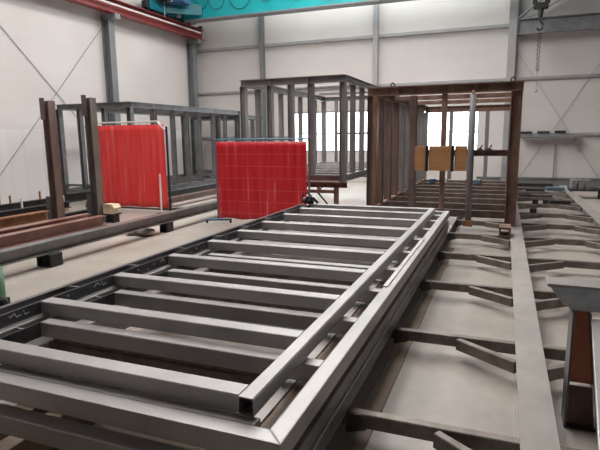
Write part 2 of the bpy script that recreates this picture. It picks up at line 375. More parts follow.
MB().box(.62, .78, 19.83, 19.97, 6.28, 6.62, .02).box(1.0, 1.16, 19.83, 19.97, 6.28, 6.62, .02).box(.66, 1.12, 19.82, 19.98, 6.1, 6.32, .03).build('hook_block', BLACK, hk)
MB().cyl((.89, 19.9, 5.85), (.89, 19.9, 6.1), .07, 12, .1).build('swivel', DARK, hk)
MB().path([(.89 + .0, 19.9, 5.9), (.9, 19.9, 5.72), (.98, 19.9, 5.62), (.97, 19.9, 5.48), (.88, 19.9, 5.42), (.8, 19.9, 5.5)], .035).build('hook', DARK, hk)
ch = thing('lifting_chain', 'thin lifting chain dangling below the crane hook', 'chain', (.9, 19.9, 3.4))
lk = MB()
for i in range(17): lk.ring((.87, 19.9, 5.33 - .075 * i), .026, .009, 'Y' if i % 2 else 'X', 8, 5)
for i in range(17): lk.ring((.93, 19.9, 5.33 - .075 * i), .026, .009, 'X' if i % 2 else 'Y', 8, 5)
lk.build('chain_leg', DARK, ch)
MB().cyl((.9, 19.9, 3.5), (.9, 19.9, 4.2), .011).ball((.9, 19.9, 3.45), .06).build('pendant', GIRT, ch)

# ------------------------------------------------------------------ assembly jig on the floor
jg = thing('floor_jig', 'long flat steel assembly jig with plate rails and cross ties on floor', 'jig', (.28, 2, 0))
def rail(x0, x1, y0, y1):
    xm = (x0 + x1) / 2; w = x1 - x0
    MB().ibeam((xm, y0, .11), (xm, y1, .11), .22, w, (0, 0, 1), .018, .014).build('rail', PLATE, jg)
rail(-1.09, -.885, 1.7, 19.6); rail(.172, .388, 1.2, 20.2); rail(1.83, 2.05, 1.6, 20.0)
JY = [3.05, 4.63, 6.38, 8.1, 9.8, 11.38, 12.95, 14.7, 16.3, 17.9, 19.4]
for y in JY:
    for a, b in ((-.88, .22), (.34, 1.88)):
        MB().bar((a - .1 if a < 0 else a, y + .035, .15), (b, y + .035, .15), .07, .1, c=.006).build('cross_tie', JIGBAR, jg)
    MB().poly([(-.885, y - .004, .2), (-.79, y - .004, .2), (-.75, y - .004, .10), (-.885, y - .004, .06)], (0, -.012, 0)).build('gusset', STEEL_D, jg)
    for a, b in (((-.30, y - .03), (.175, y - .36)), ((.86, y - .03), (.385, y - .42)), ((1.38, y - .03), (1.84, y - .4))):
        MB().bar((*a, .145), (*b, .145), .06, .1, c=.006).build('knee_brace', JIGBAR, jg)

# ------------------------------------------------------------------ stack of welded frames
def welded_frame(label, x0, x1, y0, y1, z0, z1, w, bars, bw, m, channel=True, plate_x=None):
    t = thing('steel_grid', label, 'steel frame', ((x0 + x1) / 2, (y0 + y1) / 2, z0))
    zm, h = (z0 + z1) / 2, z1 - z0
    MB().tube((x1 - w / 2, y0, zm), (x1 - w / 2, y1, zm), w, h).build('side_beam', m, t)
    xl_ = x0 + w if plate_x is None else plate_x
    for y in bars:
        MB().bar((xl_, y + bw / 2, zm), (x1 - w, y + bw / 2, zm), bw, h, c=.006).build('crossbar', m, t)
    return t
UZ0, UZ1 = .645, .745
ub = [2.09, 2.88, 3.70, 4.55, 5.37, 6.12, 6.90, 7.72, 8.46, 9.03]
U = welded_frame('topmost long grey steel frame of the stack, with an open tube end in front', -3.53, -1.072, 2.08, 9.15, UZ0, UZ1, .092, ub, .12, STEEL, plate_x=-3.34)
MB().box(-3.352, -3.34, 1.6, 9.15, UZ0 + .002, UZ1).build('web_plate', STEEL_D, U)
MB().chan((-3.53, 1.6, (UZ0 + UZ1) / 2), (-3.53, 9.15, (UZ0 + UZ1) / 2), .1, .05).build('outer_channel', STEEL_D, U)
for y in [1.75, 2.45, 3.3, 4.1, 4.95, 5.75, 6.5, 7.3, 8.1, 8.9]:
    MB().box(-3.53, -3.352, y, y + .01, UZ0 + .005, UZ1 - .004).build('stiffener', STEEL, U)
for y0_ in (2.5, 3.05, 3.95, 4.2, 5.0, 5.7):
    for k in range(2):
        MB().cyl((-3.345, y0_ + .1 * k, .68 + .03 * k), (-3.328, y0_ + .1 * k, .68 + .03 * k), .009, 8).build('bolt', EDGE, U)
for grp in (((2.60, .70, 2.64, .725), (2.64, .725, 2.66, .69), (2.66, .69, 2.70, .70)), ((2.72, .725, 2.73, .69), (2.73, .69, 2.77, .695)), ((3.45, .70, 3.49, .73), (3.49, .73, 3.53, .70)), ((3.55, .73, 3.56, .69), (3.56, .69, 3.61, .70)), ((4.42, .70, 4.46, .73), (4.46, .73, 4.49, .69))):
    cm_ = MB()
    for ya, za, yb, zb in grp: cm_.bar((-3.338, ya, za), (-3.338, yb, zb), .004, .007, (0, 0, 1), .001)
    tag(cm_.build('chalk_mark', CHALK, U), 'white chalk scribble')

AZ0, AZ1 = .525, .64
A = thing('steel_grid', 'second steel frame of the stack, its mitred corner nearest the viewer', 'steel frame', (-2.1, 5.7, AZ0))
ax0, ax1, ay0, ay1 = -3.42, -.868, 1.93, 9.6
# mitred front and right beams
w = .1
def mitre_beam(name, pts, m, par): MB().hexa([(*p, AZ0) for p in pts] + [(*p, AZ1) for p in pts], .009).build(name, m, par)
mitre_beam('front_beam', [(ax0, ay0), (ax1, ay0), (ax1 - w, ay0 + w), (ax0, ay0 + w)], STEEL, A)
mitre_beam('side_beam', [(ax1, ay0), (ax1, ay1), (ax1 - w, ay1), (ax1 - w, ay0 + w)], STEEL, A)
mitre_beam('side_beam', [(ax0, ay0 + w), (ax0 + .13, ay0 + w), (ax0 + .13, ay1), (ax0, ay1)], STEEL, A)
for y in [2.74, 3.54, 4.34, 5.13, 5.98, 6.8, 7.6, 8.4, 9.0, 9.49]:
    MB().bar((-3.2, y + .05, (AZ0 + AZ1) / 2), (ax1 - w, y + .05, (AZ0 + AZ1) / 2), .1, AZ1 - AZ0, c=.006).build('crossbar', STEEL, A)
MB().bar((-3.2, ay0 + w + .036, (AZ0 + AZ1) / 2), (-1.05, ay0 + w + .036, (AZ0 + AZ1) / 2), .07, AZ1 - AZ0, c=.004).build('front_stiffener', STEEL, A)
MB().box(-3.21, -3.2, ay0 + w, ay1, AZ0, AZ1 - .002).build('web_plate', STEEL_D, A)
for y in [2.3, 2.6, 3.1, 3.4, 4.0, 4.8, 5.6, 6.4, 7.2, 8.0, 8.8]:
    MB().box(-3.29, -3.21, y, y + .01, AZ0 + .005, AZ1 - .006).build('stiffener', STEEL, A)

BZ0, BZ1 = .36, .472
Bf = thing('steel_grid', 'third steel frame of the stack, under the mitred one', 'steel frame', (-2.1, 5.7, BZ0))
bx0, bx1, by0, by1 = -3.32, -.872, 1.87, 9.55
zb = (BZ0 + BZ1) / 2
MB().bar((bx0, by0 + .055, zb), (bx1, by0 + .055, zb), .11, BZ1 - BZ0, c=.006).build('front_beam', STEEL, Bf)
MB().chan((bx1, by1, zb), (bx1, by0 + .11, zb), BZ1 - BZ0, .1, (0, 0, 1)).build('side_beam', CAGE, Bf)
MB().box(bx1, bx1 + .012, by0 + .11, by1, BZ0, BZ0 + .012).build('flange_lip', STEEL, Bf)
MB().bar((bx0 + .07, by0 + .11, zb), (bx0 + .07, by1, zb), .14, BZ1 - BZ0, c=.01).build('side_beam', STEEL, Bf)
for y in [2.78, 3.55, 4.35, 5.15, 5.95, 6.75, 7.6, 8.4, 9.3]:
    MB().bar((bx0 + .14, y + .05, zb), (bx1 - .1, y + .05, zb), .1, BZ1 - BZ0, c=.01).build('crossbar', JIGBAR, Bf)

CZ0, CZ1 = .22, .33
Cf = thing('steel_grid', 'lowest steel frame of the stack, resting on the jig rail', 'steel frame', (-2.1, 5.9, CZ0))
zc = (CZ0 + CZ1) / 2
MB().bar((-3.35, 2.42, zc), (-.88, 2.42, zc), .1, .11).build('front_beam', STEEL_D, Cf)
MB().chan((-.88, 9.5, zc), (-.88, 2.47, zc), .11, .1).build('side_beam', CAGE_L, Cf)
MB().bar((-3.3, 2.47, zc), (-3.3, 9.5, zc), .1, .11).build('side_beam', STEEL, Cf)
for y in [3.2, 4.0, 4.8, 5.6, 6.4, 7.2, 8.0, 8.8, 9.45]:
    MB().bar((-3.25, y, zc), (-.98, y, zc), .1, .11).build('crossbar', STEEL_D, Cf)
# packing under and between the frames
pos = ['near the front', 'at mid length', 'near the far end']
for i, y in enumerate((2.80, 5.16, 8.42)):
    tag(MB().box(-3.15, -1.36, y, y + .035, BZ1, AZ0, .004).build('packing_strip', TIMBER), 'timber packing strip between second and third stacked frames ' + pos[i], 'timber strip', 'timber packing in the frame stack')
for i, y in enumerate((2.6, 5.6, 9.1)):
    tag(MB().box(-3.2, -.95, y, y + .07, CZ1, BZ0, .003).build('packing_strip', TIMBER), 'thin timber packing strip above the lowest stacked frame ' + pos[i], 'timber strip', 'timber packing in the frame stack')
for i, y in enumerate((2.9, 5.9, 8.9)):
    tag(MB().box(-3.45, -3.2, y, y + .2, 0, CZ0, .006).build('timber_block', TIMBER), 'timber block on floor under left side of frame stack ' + pos[i], 'timber block', 'timber blocks under the stack')
for i, (x, wd) in enumerate(((-3.02, .16), (-2.74, .13))):
    tag(MB().box(x, x + wd, .9, 2.9, .0, .215, .006).build('timber_bearer', TIMBER), ['left timber bearer under the frame stack front', 'right timber bearer under the frame stack front'][i], 'timber bearer', 'timber bearers at the stack front')
tag(MB().box(-2.58, -1.15, .7, 3.7, 0, .02, .004).build('floor_darkening_sheet', BROWNBAR), 'brown sheet added to darken the floor beneath the near end of the frame stack', 'sheet')  # added sheet: brown covers the lit floor, standing in for shade and rusty debris
tag(MB().box(-1.32, -1.145, 2.15, 8.6, BZ1, BZ1 + .014, .003).build('flat_bar', PLATE), 'pale flat bar inside the frame stack along its right side', 'flat bar')
tag(MB().box(-1.132, -1.07, 2.15, 8.6, BZ1, BZ1 + .014, .003).build('flat_bar', BROWNBAR), 'brown flat bar inside the frame stack along its right side', 'flat bar')
tag(MB().box(-.968, -.925, 4.5, 6.8, AZ1, AZ1 + .012, .003).build('flat_bar', EDGE), 'short bright flat bar lying on top of the stack right beam', 'flat bar')
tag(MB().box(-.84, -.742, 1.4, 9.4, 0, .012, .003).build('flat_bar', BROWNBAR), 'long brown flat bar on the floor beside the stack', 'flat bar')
# clamp bundle at far left corner of the stack
t = thing('welding_clamps', 'small dark bundle of clamps at the far left stack corner', 'clamps', (-3.4, 9.02, UZ1))
MB().path([(-3.5, 9.05, .765), (-3.5, 9.05, .92), (-3.42, 9.04, .96), (-3.33, 9.04, .90), (-3.34, 9.06, .765)], .02).build('clamp_frame', BLACK, t)
MB().path([(-3.45, 9.0, .77), (-3.38, 8.98, .88), (-3.28, 9.02, .86), (-3.22, 9.08, .77)], .025).build('hose', BLACK, t)
MB().cyl((-3.47, 8.98, .85), (-3.3, 9.1, .82), .03).build('handle', GALV, t)
MB().box(-3.42, -3.3, 9.03, 9.11, .745, .82, .01).build('base', DARK, t)

# ------------------------------------------------------------------ slab and trestle in the right foreground
t = thing('steel_trestle', 'tapered rusty steel trestle under the blue grey beam at right', 'trestle', (.95, 3.85, 0))
def leg(x, s):
    l = MB().poly([(x, 3.73, 0.0), (x + .13 * s, 3.73, 0), (x + .105 * s, 3.73, .83), (x, 3.73, .83)], (0, .0, 0)) if 0 else None
    MB().box(min(x, x + .014 * s), max(x, x + .014 * s), 3.70, 3.90, 0.012, .828, .002).build('inner_flange', STEEL_D, t)
    MB().poly([(x + .014 * s, 3.80, .3), (x + .17 * s, 3.80, .3), (x + .105 * s, 3.80, .828), (x + .014 * s, 3.80, .828)], (0, .012, 0)).build('web', REDWEB, t)
    MB().poly([(x + .014 * s, 3.76, .012), (x + .19 * s, 3.76, .012), (x + .16 * s, 3.76, .29), (x + .014 * s, 3.76, .29)], (0, .012, 0)).build('lower_web', RUST, t)
    MB().hexa([(x + .20 * s, 3.72, .012), (x + .208 * s, 3.72, .012), (x + .212 * s, 3.90, .012), (x + .20 * s, 3.90, .012), (x + .10 * s, 3.72, .828), (x + .112 * s, 3.72, .828), (x + .112 * s, 3.90, .828), (x + .10 * s, 3.90, .828)]).build('outer_flange', STEEL_D, t)
    MB().box(min(x, x + .21 * s), max(x, x + .21 * s), 3.71, 3.90, 0, .012).build('foot_plate', DARK, t)
leg(.478, 1); leg(1.55, -1)
MB().bar((.72, 3.83, .12), (1.31, 3.83, .12), .05, .05).build('tie', RUST, t)
t = thing('pale_rail', 'pale flat steel rail reaching from the trestle at the right edge', 'rail', (.55, 2.8, 0))
MB().hexa([(.588, 3.70, .765), (.80, 3.70, .765), (.545, 1.95, .765), (.379, 1.95, .765), (.588, 3.70, .80), (.80, 3.70, .80), (.545, 1.95, .80), (.379, 1.95, .80)], .004).build('top', EDGE, t)
for x, y in ((.745, 3.62), (.50, 1.98)): MB().bar((x, y, 0), (x, y, .765), .05, .05, (0, 1, 0)).build('leg', STEEL_D, t)
t = thing('coped_beam', 'short blue grey steel beam with angled end on the trestle at right', 'beam', (1.0, 3.86, .828))
zt, zl = .995, .828
pr_ = [(.322, zt), (1.62, zt), (1.62, zl), (.485, zl), (.42, .862)]
MB().poly([(x, 3.762, z) for x, z in pr_], (0, .05, 0)).poly([(x, 3.915, z) for x, z in pr_], (0, .05, 0)).build('side_face', SLAB, t)
MB().hexa([(.322, 3.76, .975), (1.62, 3.76, .975), (1.62, 3.965, .975), (.322, 3.965, .975), (.318, 3.76, .997), (1.62, 3.76, .997), (1.62, 3.965, .997), (.318, 3.965, .997)], .003).build('top_plate', PLATE, t)

# ------------------------------------------------------------------ cages
def H(mb, x, y, z0, z1, s=.14, web=(0, 1, 0)): return mb.ibeam((x, y, z0), (x, y, z1), s, s, web, .012, .009)

# rusty cage on the right
rc = thing('steel_cage', 'rusty brown steel cage at the right with plywood in front', 'steel cage', (-1.2, 14.6, .22))
def rp(name, mb, m=RUST): return mb.build(name, m, rc)
x0, x1, ya, yb = -2.58, .165, 10.75, 18.4
rp('top_front_beam', MB().ibeam((x0 - .1, ya, 2.885), (x1 + .11, ya, 2.885), .17, .16, (0, 0, 1), .014, .01))
for x in (x0 + .5, -1.0, -.55): rp('web_stiffener', MB().box(x, x + .012, ya - .075, ya + .075, 2.82, 2.95))
for x in (x0, x1): rp('top_side_beam', MB().ibeam((x, ya + .08, 2.885), (x, yb, 2.885), .17, .15, (0, 0, 1), .014, .01))
rp('top_rear_beam', MB().ibeam((x0, yb, 2.85), (x1, yb, 2.85), .2, .15, (0, 0, 1), .014, .01))
for y in (12.75, 14.7): rp('top_crossbar', MB().bar((x0 + .07, y, 2.87), (x1 - .07, y, 2.87), .1, .1))
rp('corner_post', H(MB(), x0 - .0, ya, .0, 2.80, .2, (1, 0, 0)), RUSTPOST)
rp('corner_post', MB().box(x0 + .03, x0 + .105, ya - .12, ya - .1, .02, 2.80), RUST_O)
rp('corner_post', H(MB(), x1, ya, .22, 2.80, .2, (1, 0, 0)), RUST)
rp('rear_post', H(MB(), x0, yb, .0, 2.75, .16), CAGE); rp('rear_post', H(MB(), x1, yb, .22, 2.75, .16), CAGE)
for x in (-1.72, -1.1, -.57): rp('rear_stud', H(MB(), x, yb, .5, 2.75, .12), CAGE)
for k in range(8):
    y = 11.45 + k * .86
    for x in (x0, x1): rp('side_stud', H(MB(), x, y, .5, 2.80, .15, (0, 1, 0)), CAGE if k > 2 else RUSTPOST)
for x in (x0, x1): rp('bottom_side_beam', MB().ibeam((x, ya + .1, .41), (x, yb, .41), .18, .15, (0, 0, 1)), RUST)
for k in range(8):
    y = ya + .12 + 1.02 * k
    rp('floor_joist', MB().bar((x0 + .08, y, .425), (x1 - .08, y, .425), .06, .15), JOIST)
rp('prop_post', MB().ibeam((-1.74, ya - .02, .22), (-1.74, ya - .02, 2.78), .14, .13, (0, 1, 0)), RUSTPOST)
rp('middle_post', MB().bar((-1.145, ya + .02, .5), (-1.145, ya + .02, 2.80), .1, .1, (0, 1, 0)))
rp('waist_beam', MB().ibeam((-1.67, ya + .0, 1.645), (.07, ya, 1.645), .12, .12, (0, 0, 1), .014, .01))
for x in (x0 + .4, x1 - .08):
    rp('lifting_eye', MB().ring((x, ya, 3.01), .038, .013, 'Y'), DARK)
    
pp = thing('prop_pipe', 'grey round prop pipe with rusty foot at the rusty cage front', 'prop', (-.63, 10.55, .2))
MB().cyl((-.60, 10.55, .34), (-.60, 10.55, 2.76), .058, 18).build('pipe', PIPE, pp, True)
MB().box(-.69, -.51, 10.46, 10.64, .22, .34, .012).build('foot', RUST_O, pp)
MB().cyl((-.60, 10.55, 2.76), (-.60, 10.6, 2.82), .03).build('screw', RUST_O, pp)
tag(MB().tube((.08, 9.55, .31), (.08, 9.95, .31), .2, .17, .03).build('tube_stub', RUST), 'short rusty hollow tube stub on the jig below the rusty cage', 'tube stub')
for i, (a, b) in enumerate(((-1.665, -1.465), (-1.395, -.975), (-.90, -.675))):
    tag(MB().box(a, b, 10.56, 10.64, 1.3, 1.785, .004).build('plywood_board', PLY), ['narrow orange plywood board clamped at left of the cage front', 'wide orange plywood board clamped in the middle of cage front', 'narrow orange plywood board behind the grey prop pipe'][i], 'plywood board', 'plywood boards on the cage')
for i, x in enumerate((-1.43, -.937)):
    c = thing('bar_clamp', ['black bar clamp between the left and middle plywood boards', 'black bar clamp between the middle and right plywood boards'][i], 'clamp', (x, 10.6, 1.3), 'clamps holding plywood')
    MB().chan((x + .025, 10.56, 1.29), (x + .025, 10.56, 1.79), .06, .05, (0, 1, 0)).build('rail', BLACK, c)
    MB().box(x - .02, x + .02, 10.58, 10.69, 1.62, 1.69).build('jaw', DARK, c)
for i, (x, m, l) in enumerate(((-2.1, BLUEBOX, 'small blue paint tin at far end of the rusty cage'), (-1.75, WHITE, 'small white tin beside the blue tin in the rusty cage'), (-1.0, CRANE_RED, 'small red tin at far end of the rusty cage'), (-.72, BLUE, 'small pale blue tin beside the red tin in the cage'))):
    c = thing('paint_tin', l, 'tin', (x, 17.0, .5), 'tins in the rusty cage')
    MB().cyl((x, 17.0, .5), (x, 17.0, .61), .10, 16).build('can', m, c); MB().cyl((x, 17.0, .61), (x, 17.0, .62), .09, 16).build('lid', GALV, c)
for i, x in enumerate((-.45, -.28)):
    c = thing('beam_clamp', ['dark screw clamp on the cage waist beam nearest the prop pipe', 'dark screw clamp on the cage waist beam nearer the corner post'][i], 'clamp', (x, 10.75, 1.705), 'screw clamps on the beam')
    MB().box(x - .05, x + .05, 10.70, 10.80, 1.705, 1.73).build('jaw', DARK, c)
    MB().cyl((x, 10.75, 1.73), (x + .05, 10.75, 1.80), .012).build('screw', DARK, c)

# middle cage raised on trestles
mc = thing('steel_cage', 'grey steel cage in the middle raised on trestles', 'steel cage', (-5.0, 15.4, .9))
def mp(name, mb, m=CAGE): return mb.build(name, m, mc)
x0, x1, ya, yb = -6.33, -3.66, 12.2, 18.6
mp('top_front_beam', MB().ibeam((x0 - .07, ya, 3.355), (x1 + .07, ya, 3.355), .17, .16, (0, 0, 1), .014, .01))
for x in (-5.55, -4.55): mp('web_stiffener', MB().box(x, x + .012, ya - .076, ya + .076, 3.29, 3.425))
for x in (x0, x1): mp('top_side_beam', MB().ibeam((x, ya + .08, 3.355), (x, yb, 3.355), .17, .15, (0, 0, 1), .014, .01))
mp('top_rear_beam', MB().ibeam((x0, yb, 3.34), (x1, yb, 3.34), .16, .14, (0, 0, 1), .014, .01))
for y in (14.3, 16.4): mp('top_crossbar', MB().bar((x0 + .6, y, 3.36), (x1 - .07, y, 3.36), .08, .08))
for x in (x0, x1): mp('corner_post', H(MB(), x, ya, .87, 3.27, .15, (1, 0, 0)))
for x in (-5.58, -5.01, -4.48): mp('front_stud', H(MB(), x, ya, 1.06, 3.27, .14, (1, 0, 0)))
for y in (13.03, 14.6, 16.2, 17.6): mp('side_stud', H(MB(), x0, y, 1.06, 3.27, .12))
for y in (13.05, 13.95, 14.9, 15.8, 16.7, 17.6): mp('side_stud', H(MB(), x1, y, 1.06, 3.27, .12))
for x in (x0, x1): mp('rear_post', H(MB(), x, yb, .9, 3.26, .14))
for x in (-5.85, -5.45, -4.9, -4.3): mp('rear_stud', H(MB(), x, yb, .9, 3.26, .1))
for x in (x0, x1): mp('bottom_side_beam', MB().ibeam((x, ya + .08, .98), (x, yb, .98), .16, .14))
mp('bottom_front_beam', MB().ibeam((x0 + .08, ya, .98), (x1 - .08, ya, .98), .16, .14))
for k in range(7): mp('floor_joist', MB().bar((x0 + .08, 13.1 + .9 * k, 1.0), (x1 - .08, 13.1 + .9 * k, 1.0), .1, .12), CAGE)
for i, y in enumerate((12.35, 17.6)):
    t = thing('trestle', ['dark steel trestle under the front of the middle cage', 'dark steel trestle under the rear of the middle cage'][i], 'trestle', (-5, y, 0), 'trestles under the middle cage')
    MB().ibeam((-6.45, y, .8), (-3.6, y, .8), .14, .14).build('top_beam', RUST, t)
    MB().bar((-6.2, y, .62), (-3.9, y, .62), .08, .08).build('rail', RUST, t)
    for x in (-6.2, -3.88): MB().bar((x, y, 0), (x, y, .73), .11, .1, (0, 1, 0)).build('leg', RUST, t)
    for x, s in ((-6.15, 1), (-3.93, -1)): MB().bar((x, y, .1), (x + .45 * s, y, .6), .04, .04).build('brace', DARK, t)

# left cage along the wall, two sections
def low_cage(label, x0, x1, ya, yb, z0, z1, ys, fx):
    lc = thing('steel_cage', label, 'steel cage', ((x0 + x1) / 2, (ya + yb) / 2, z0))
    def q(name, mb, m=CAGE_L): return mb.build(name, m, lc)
    zt = z1 - .08
    for y, nm in ((ya, 'top_front_beam'), (yb, 'top_rear_beam')): q(nm, MB().ibeam((x0 - .07, y, zt), (x1 + .07, y, zt), .16, .15, (0, 0, 1), .014, .01))
    for x in (x0, x1): q('top_side_beam', MB().ibeam((x, ya + .08, zt), (x, yb - .08, zt), .16, .15, (0, 0, 1), .014, .01))
    for x in (x0, x1):
        for y in (ya, yb): q('corner_post', H(MB(), x, y, z0, z1 - .16, .15, (1, 0, 0)))
    for x in fx: q('front_stud', H(MB(), x, ya, z0 + .18, z1 - .16, .13, (1, 0, 0)))
    for x in fx: q('rear_stud', H(MB(), x, yb, z0 + .18, z1 - .16, .12, (1, 0, 0)))
    for k, y in enumerate(ys):
        for x in ((x0, x1) if k % 3 == 1 else (x1,)): q('side_stud', H(MB(), x, y, z0 + .18, z1 - .16, .13))
        q('top_crossbar', MB().bar((x0 + .07, y, z1 - .09), (x1 - .07, y, z1 - .09), .08, .09))
        q('floor_joist', MB().bar((x0 + .07, y, z0 + .1), (x1 - .07, y, z0 + .1), .09, .12))
    for x in (x0, x1): q('bottom_side_beam', MB().ibeam((x, ya + .08, z0 + .09), (x, yb - .08, z0 + .09), .18, .15))
    for y in (ya, yb): q('bottom_end_beam', MB().bar((x0 + .08, y, z0 + .14), (x1 - .08, y, z0 + .14), .1, .09))
    q('front_rail', MB().bar((x0 + .08, ya, z0 + .3), (x1 - .08, ya, z0 + .3), .07, .07))
    return lc
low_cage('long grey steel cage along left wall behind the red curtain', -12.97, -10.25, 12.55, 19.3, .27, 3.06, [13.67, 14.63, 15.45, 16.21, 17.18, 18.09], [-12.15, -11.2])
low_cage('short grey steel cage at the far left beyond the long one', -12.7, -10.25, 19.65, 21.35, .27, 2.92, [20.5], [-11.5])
for x, l in ((-12.95, 'dark support beam on floor under wall side of the left cages'), (-10.27, 'dark support beam on floor under aisle side of the left cages')):
    tag(MB().ibeam((x, 12.45, .135), (x, 21.4, .135), .27, .2, (0, 0, 1), .02, .014).build('support_beam', DARK), l, 'support beam', 'supports of the left cages')
for i, (a, b, y) in enumerate(((-12.4, -11.7, 14.0), (-11.9, -11.2, 17.2))):
    tag(MB().box(a, b, y, y + 1.1, 3.06, 3.1, .004).build('steel_plate', CAGE_L), ['grey steel plate lying on the long left cage, nearer one', 'grey steel plate lying on the long left cage, farther one'][i], 'steel plate', 'plates on the left cage')

# ------------------------------------------------------------------ beams and posts on the left floor
def fbeam(label, x, ya, yb, zt, h, b, m, blocks):
    t = tag(MB().ibeam((x, ya, zt - h / 2), (x, yb, zt - h / 2), h, b, (0, 0, 1), .018, .012).build('steel_beam', m), label, 'steel beam', 'beams on the left floor')
    return t
fbeam('long dark grey steel beam on blocks left of the aisle', -6.74, 2.2, 15.6, .41, .2, .2, DARKBEAM, 0)
fbeam('red brown steel beam behind the long dark beam', -7.83, 2.4, 8.5, .41, .21, .2, PRIMER, 0)
fbeam('dark red steel beam just left of the red brown beam', -8.34, 2.6, 8.6, .41, .2, .19, PRIMER, 0)
fbeam('orange rusty steel beam ending at the left rusty post', -9.62, 3.2, 8.7, .41, .22, .2, RUST_O, 0)
fbeam('rusty pinkish steel beam beyond the bright curtain', -8.98, 12.1, 17.5, .3, .17, .18, RUSTPOST, 0)
fbeam('dark steel beam on the floor near the left wall', -11.5, 4.5, 11.2, .26, .18, .16, DARK, 0)
fbeam('dark steel beam lying along the foot of left wall', -12.7, 5., 11.9, .26, .18, .16, DARK, 0)
fbeam('dark low beam between left wall and rusty post', -10.7, 4.5, 9.4, .22, .15, .14, STEEL_D, 0)
fbeam('short dark beam on floor between the two rusty posts', -10.15, 9.6, 11.15, .17, .17, .16, DARK, 0)
fbeam('short dark beam on floor behind the right rusty post', -9.75, 10.0, 11.2, .15, .15, .15, STEEL_D, 0)
def blk(label, x, y, z, w=.24, m=DARK):
    t = thing('square_tube_block', label, 'block', (x, y, 0), 'blocks under the floor beams')
    MB().tube((x - w / 4 - .003, y - .12, z / 2), (x - w / 4 - .003, y + .12, z / 2), w / 2, z, .012).build('left_tube', m, t)
    MB().tube((x + w / 4 + .003, y - .12, z / 2), (x + w / 4 + .003, y + .12, z / 2), w / 2, z, .012).build('right_tube', m, t)
blk('pair of dark tube blocks under the long dark beam, near one', -6.72, 6.05, .21, .29, BLACK)
blk('dark tube block under the long dark beam beside the rags', -6.74, 9.2, .21, .18, BLACK)
blk('dark tube block under the long dark beam, hidden far one', -6.74, 14.5, .21)
blk('dark tube block under the long dark beam beyond the left frame edge', -6.74, 2.8, .21)
for x, y0_, y1_, z, nm in ((-7.83, 3, 8.3, .2, 'red brown beam'), (-8.34, 3.2, 8.35, .21, 'dark red beam'), (-9.62, 3.6, 8.4, .19, 'orange rusty beam')):
    blk('dark tube block under near end of the ' + nm, x, y0_, z); blk('dark tube block under far end of the ' + nm, x, y1_, z)
for x, y0_, y1_, z, nm in ((-8.98, 12.4, 17.2, .13, 'pinkish beam'), (-11.5, 4.8, 11, .08, 'dark beam near the wall'), (-12.7, 5.2, 11.7, .08, 'dark beam along the wall'), (-10.7, 4.7, 9.2, .07, 'dark low beam')):
    for k, y in enumerate((y0_, y1_)):
        tag(MB().box(x - .12, x + .12, y - .06, y + .06, 0, z, .005).build('packing_block', TIMBER), 'small packing block under the %s end of the %s' % (('near', 'far')[k], nm), 'packing block', 'packing blocks')
def pin(label, x, y, z0, h, m):
    tag(MB().cyl((x, y, z0), (x, y, z0 + h), .028, 8).build('steel_pin', m), label, 'pin', 'pins standing on the beams')
pin('rusty pin standing on dark beam, leftmost', -12.7, 10.3, .26, .22, RUST_O)
pin('rusty pin standing on dark beam in the middle', -12.7, 11.3, .26, .24, RUST_O)
pin('pale pin standing on dark beam at right', -12.72, 11.8, .26, .25, WHITE)
pin('pale pin standing on the nearer dark beam', -11.5, 9.65, .26, .25, WHITE)
tag(MB().box(-11.6, -11.1, 11.9, 12.15, 0, .05, .005).build('steel_plate', STEEL_D), 'dark flat plate on floor between the rusty posts', 'steel plate')
pin('rusty pin standing behind the posts', -10.55, 10.9, .0, .32, RUSTPOST)

def rusty_post(label, x, y, h, m):
    t = thing('steel_post', label, 'steel post', (x, y, 0), 'rusty posts by the curtain')
    MB().ibeam((x, y, .02), (x, y, h), .2, .2, (1, 0, 0), .018, .012).build('shaft', m, t)
    MB().box(x - .14, x + .12, y - .14, y + .14, 0, .02).build('base_plate', RUST, t)
    MB().box(x - .13, x - .0, y - .125, y - .1, h - .42, h + .06).build('head_plate', RUSTPOST, t)
    MB().box(x - .20, x - .06, y - .13, y - .105, .02, .7).build('foot_plate', STEEL_D, t)
rusty_post('left rusty steel post standing at the orange beam end', -9.65, 9.05, 2.86, RUSTPOST)
rusty_post('right weathered steel post standing beside the bright curtain', -9.11, 9.75, 2.95, mat('grey_brown_post', (.11, .09, .078), (.20, .17, .15), .65, .3, 4, 8, (1, 1, .25)))

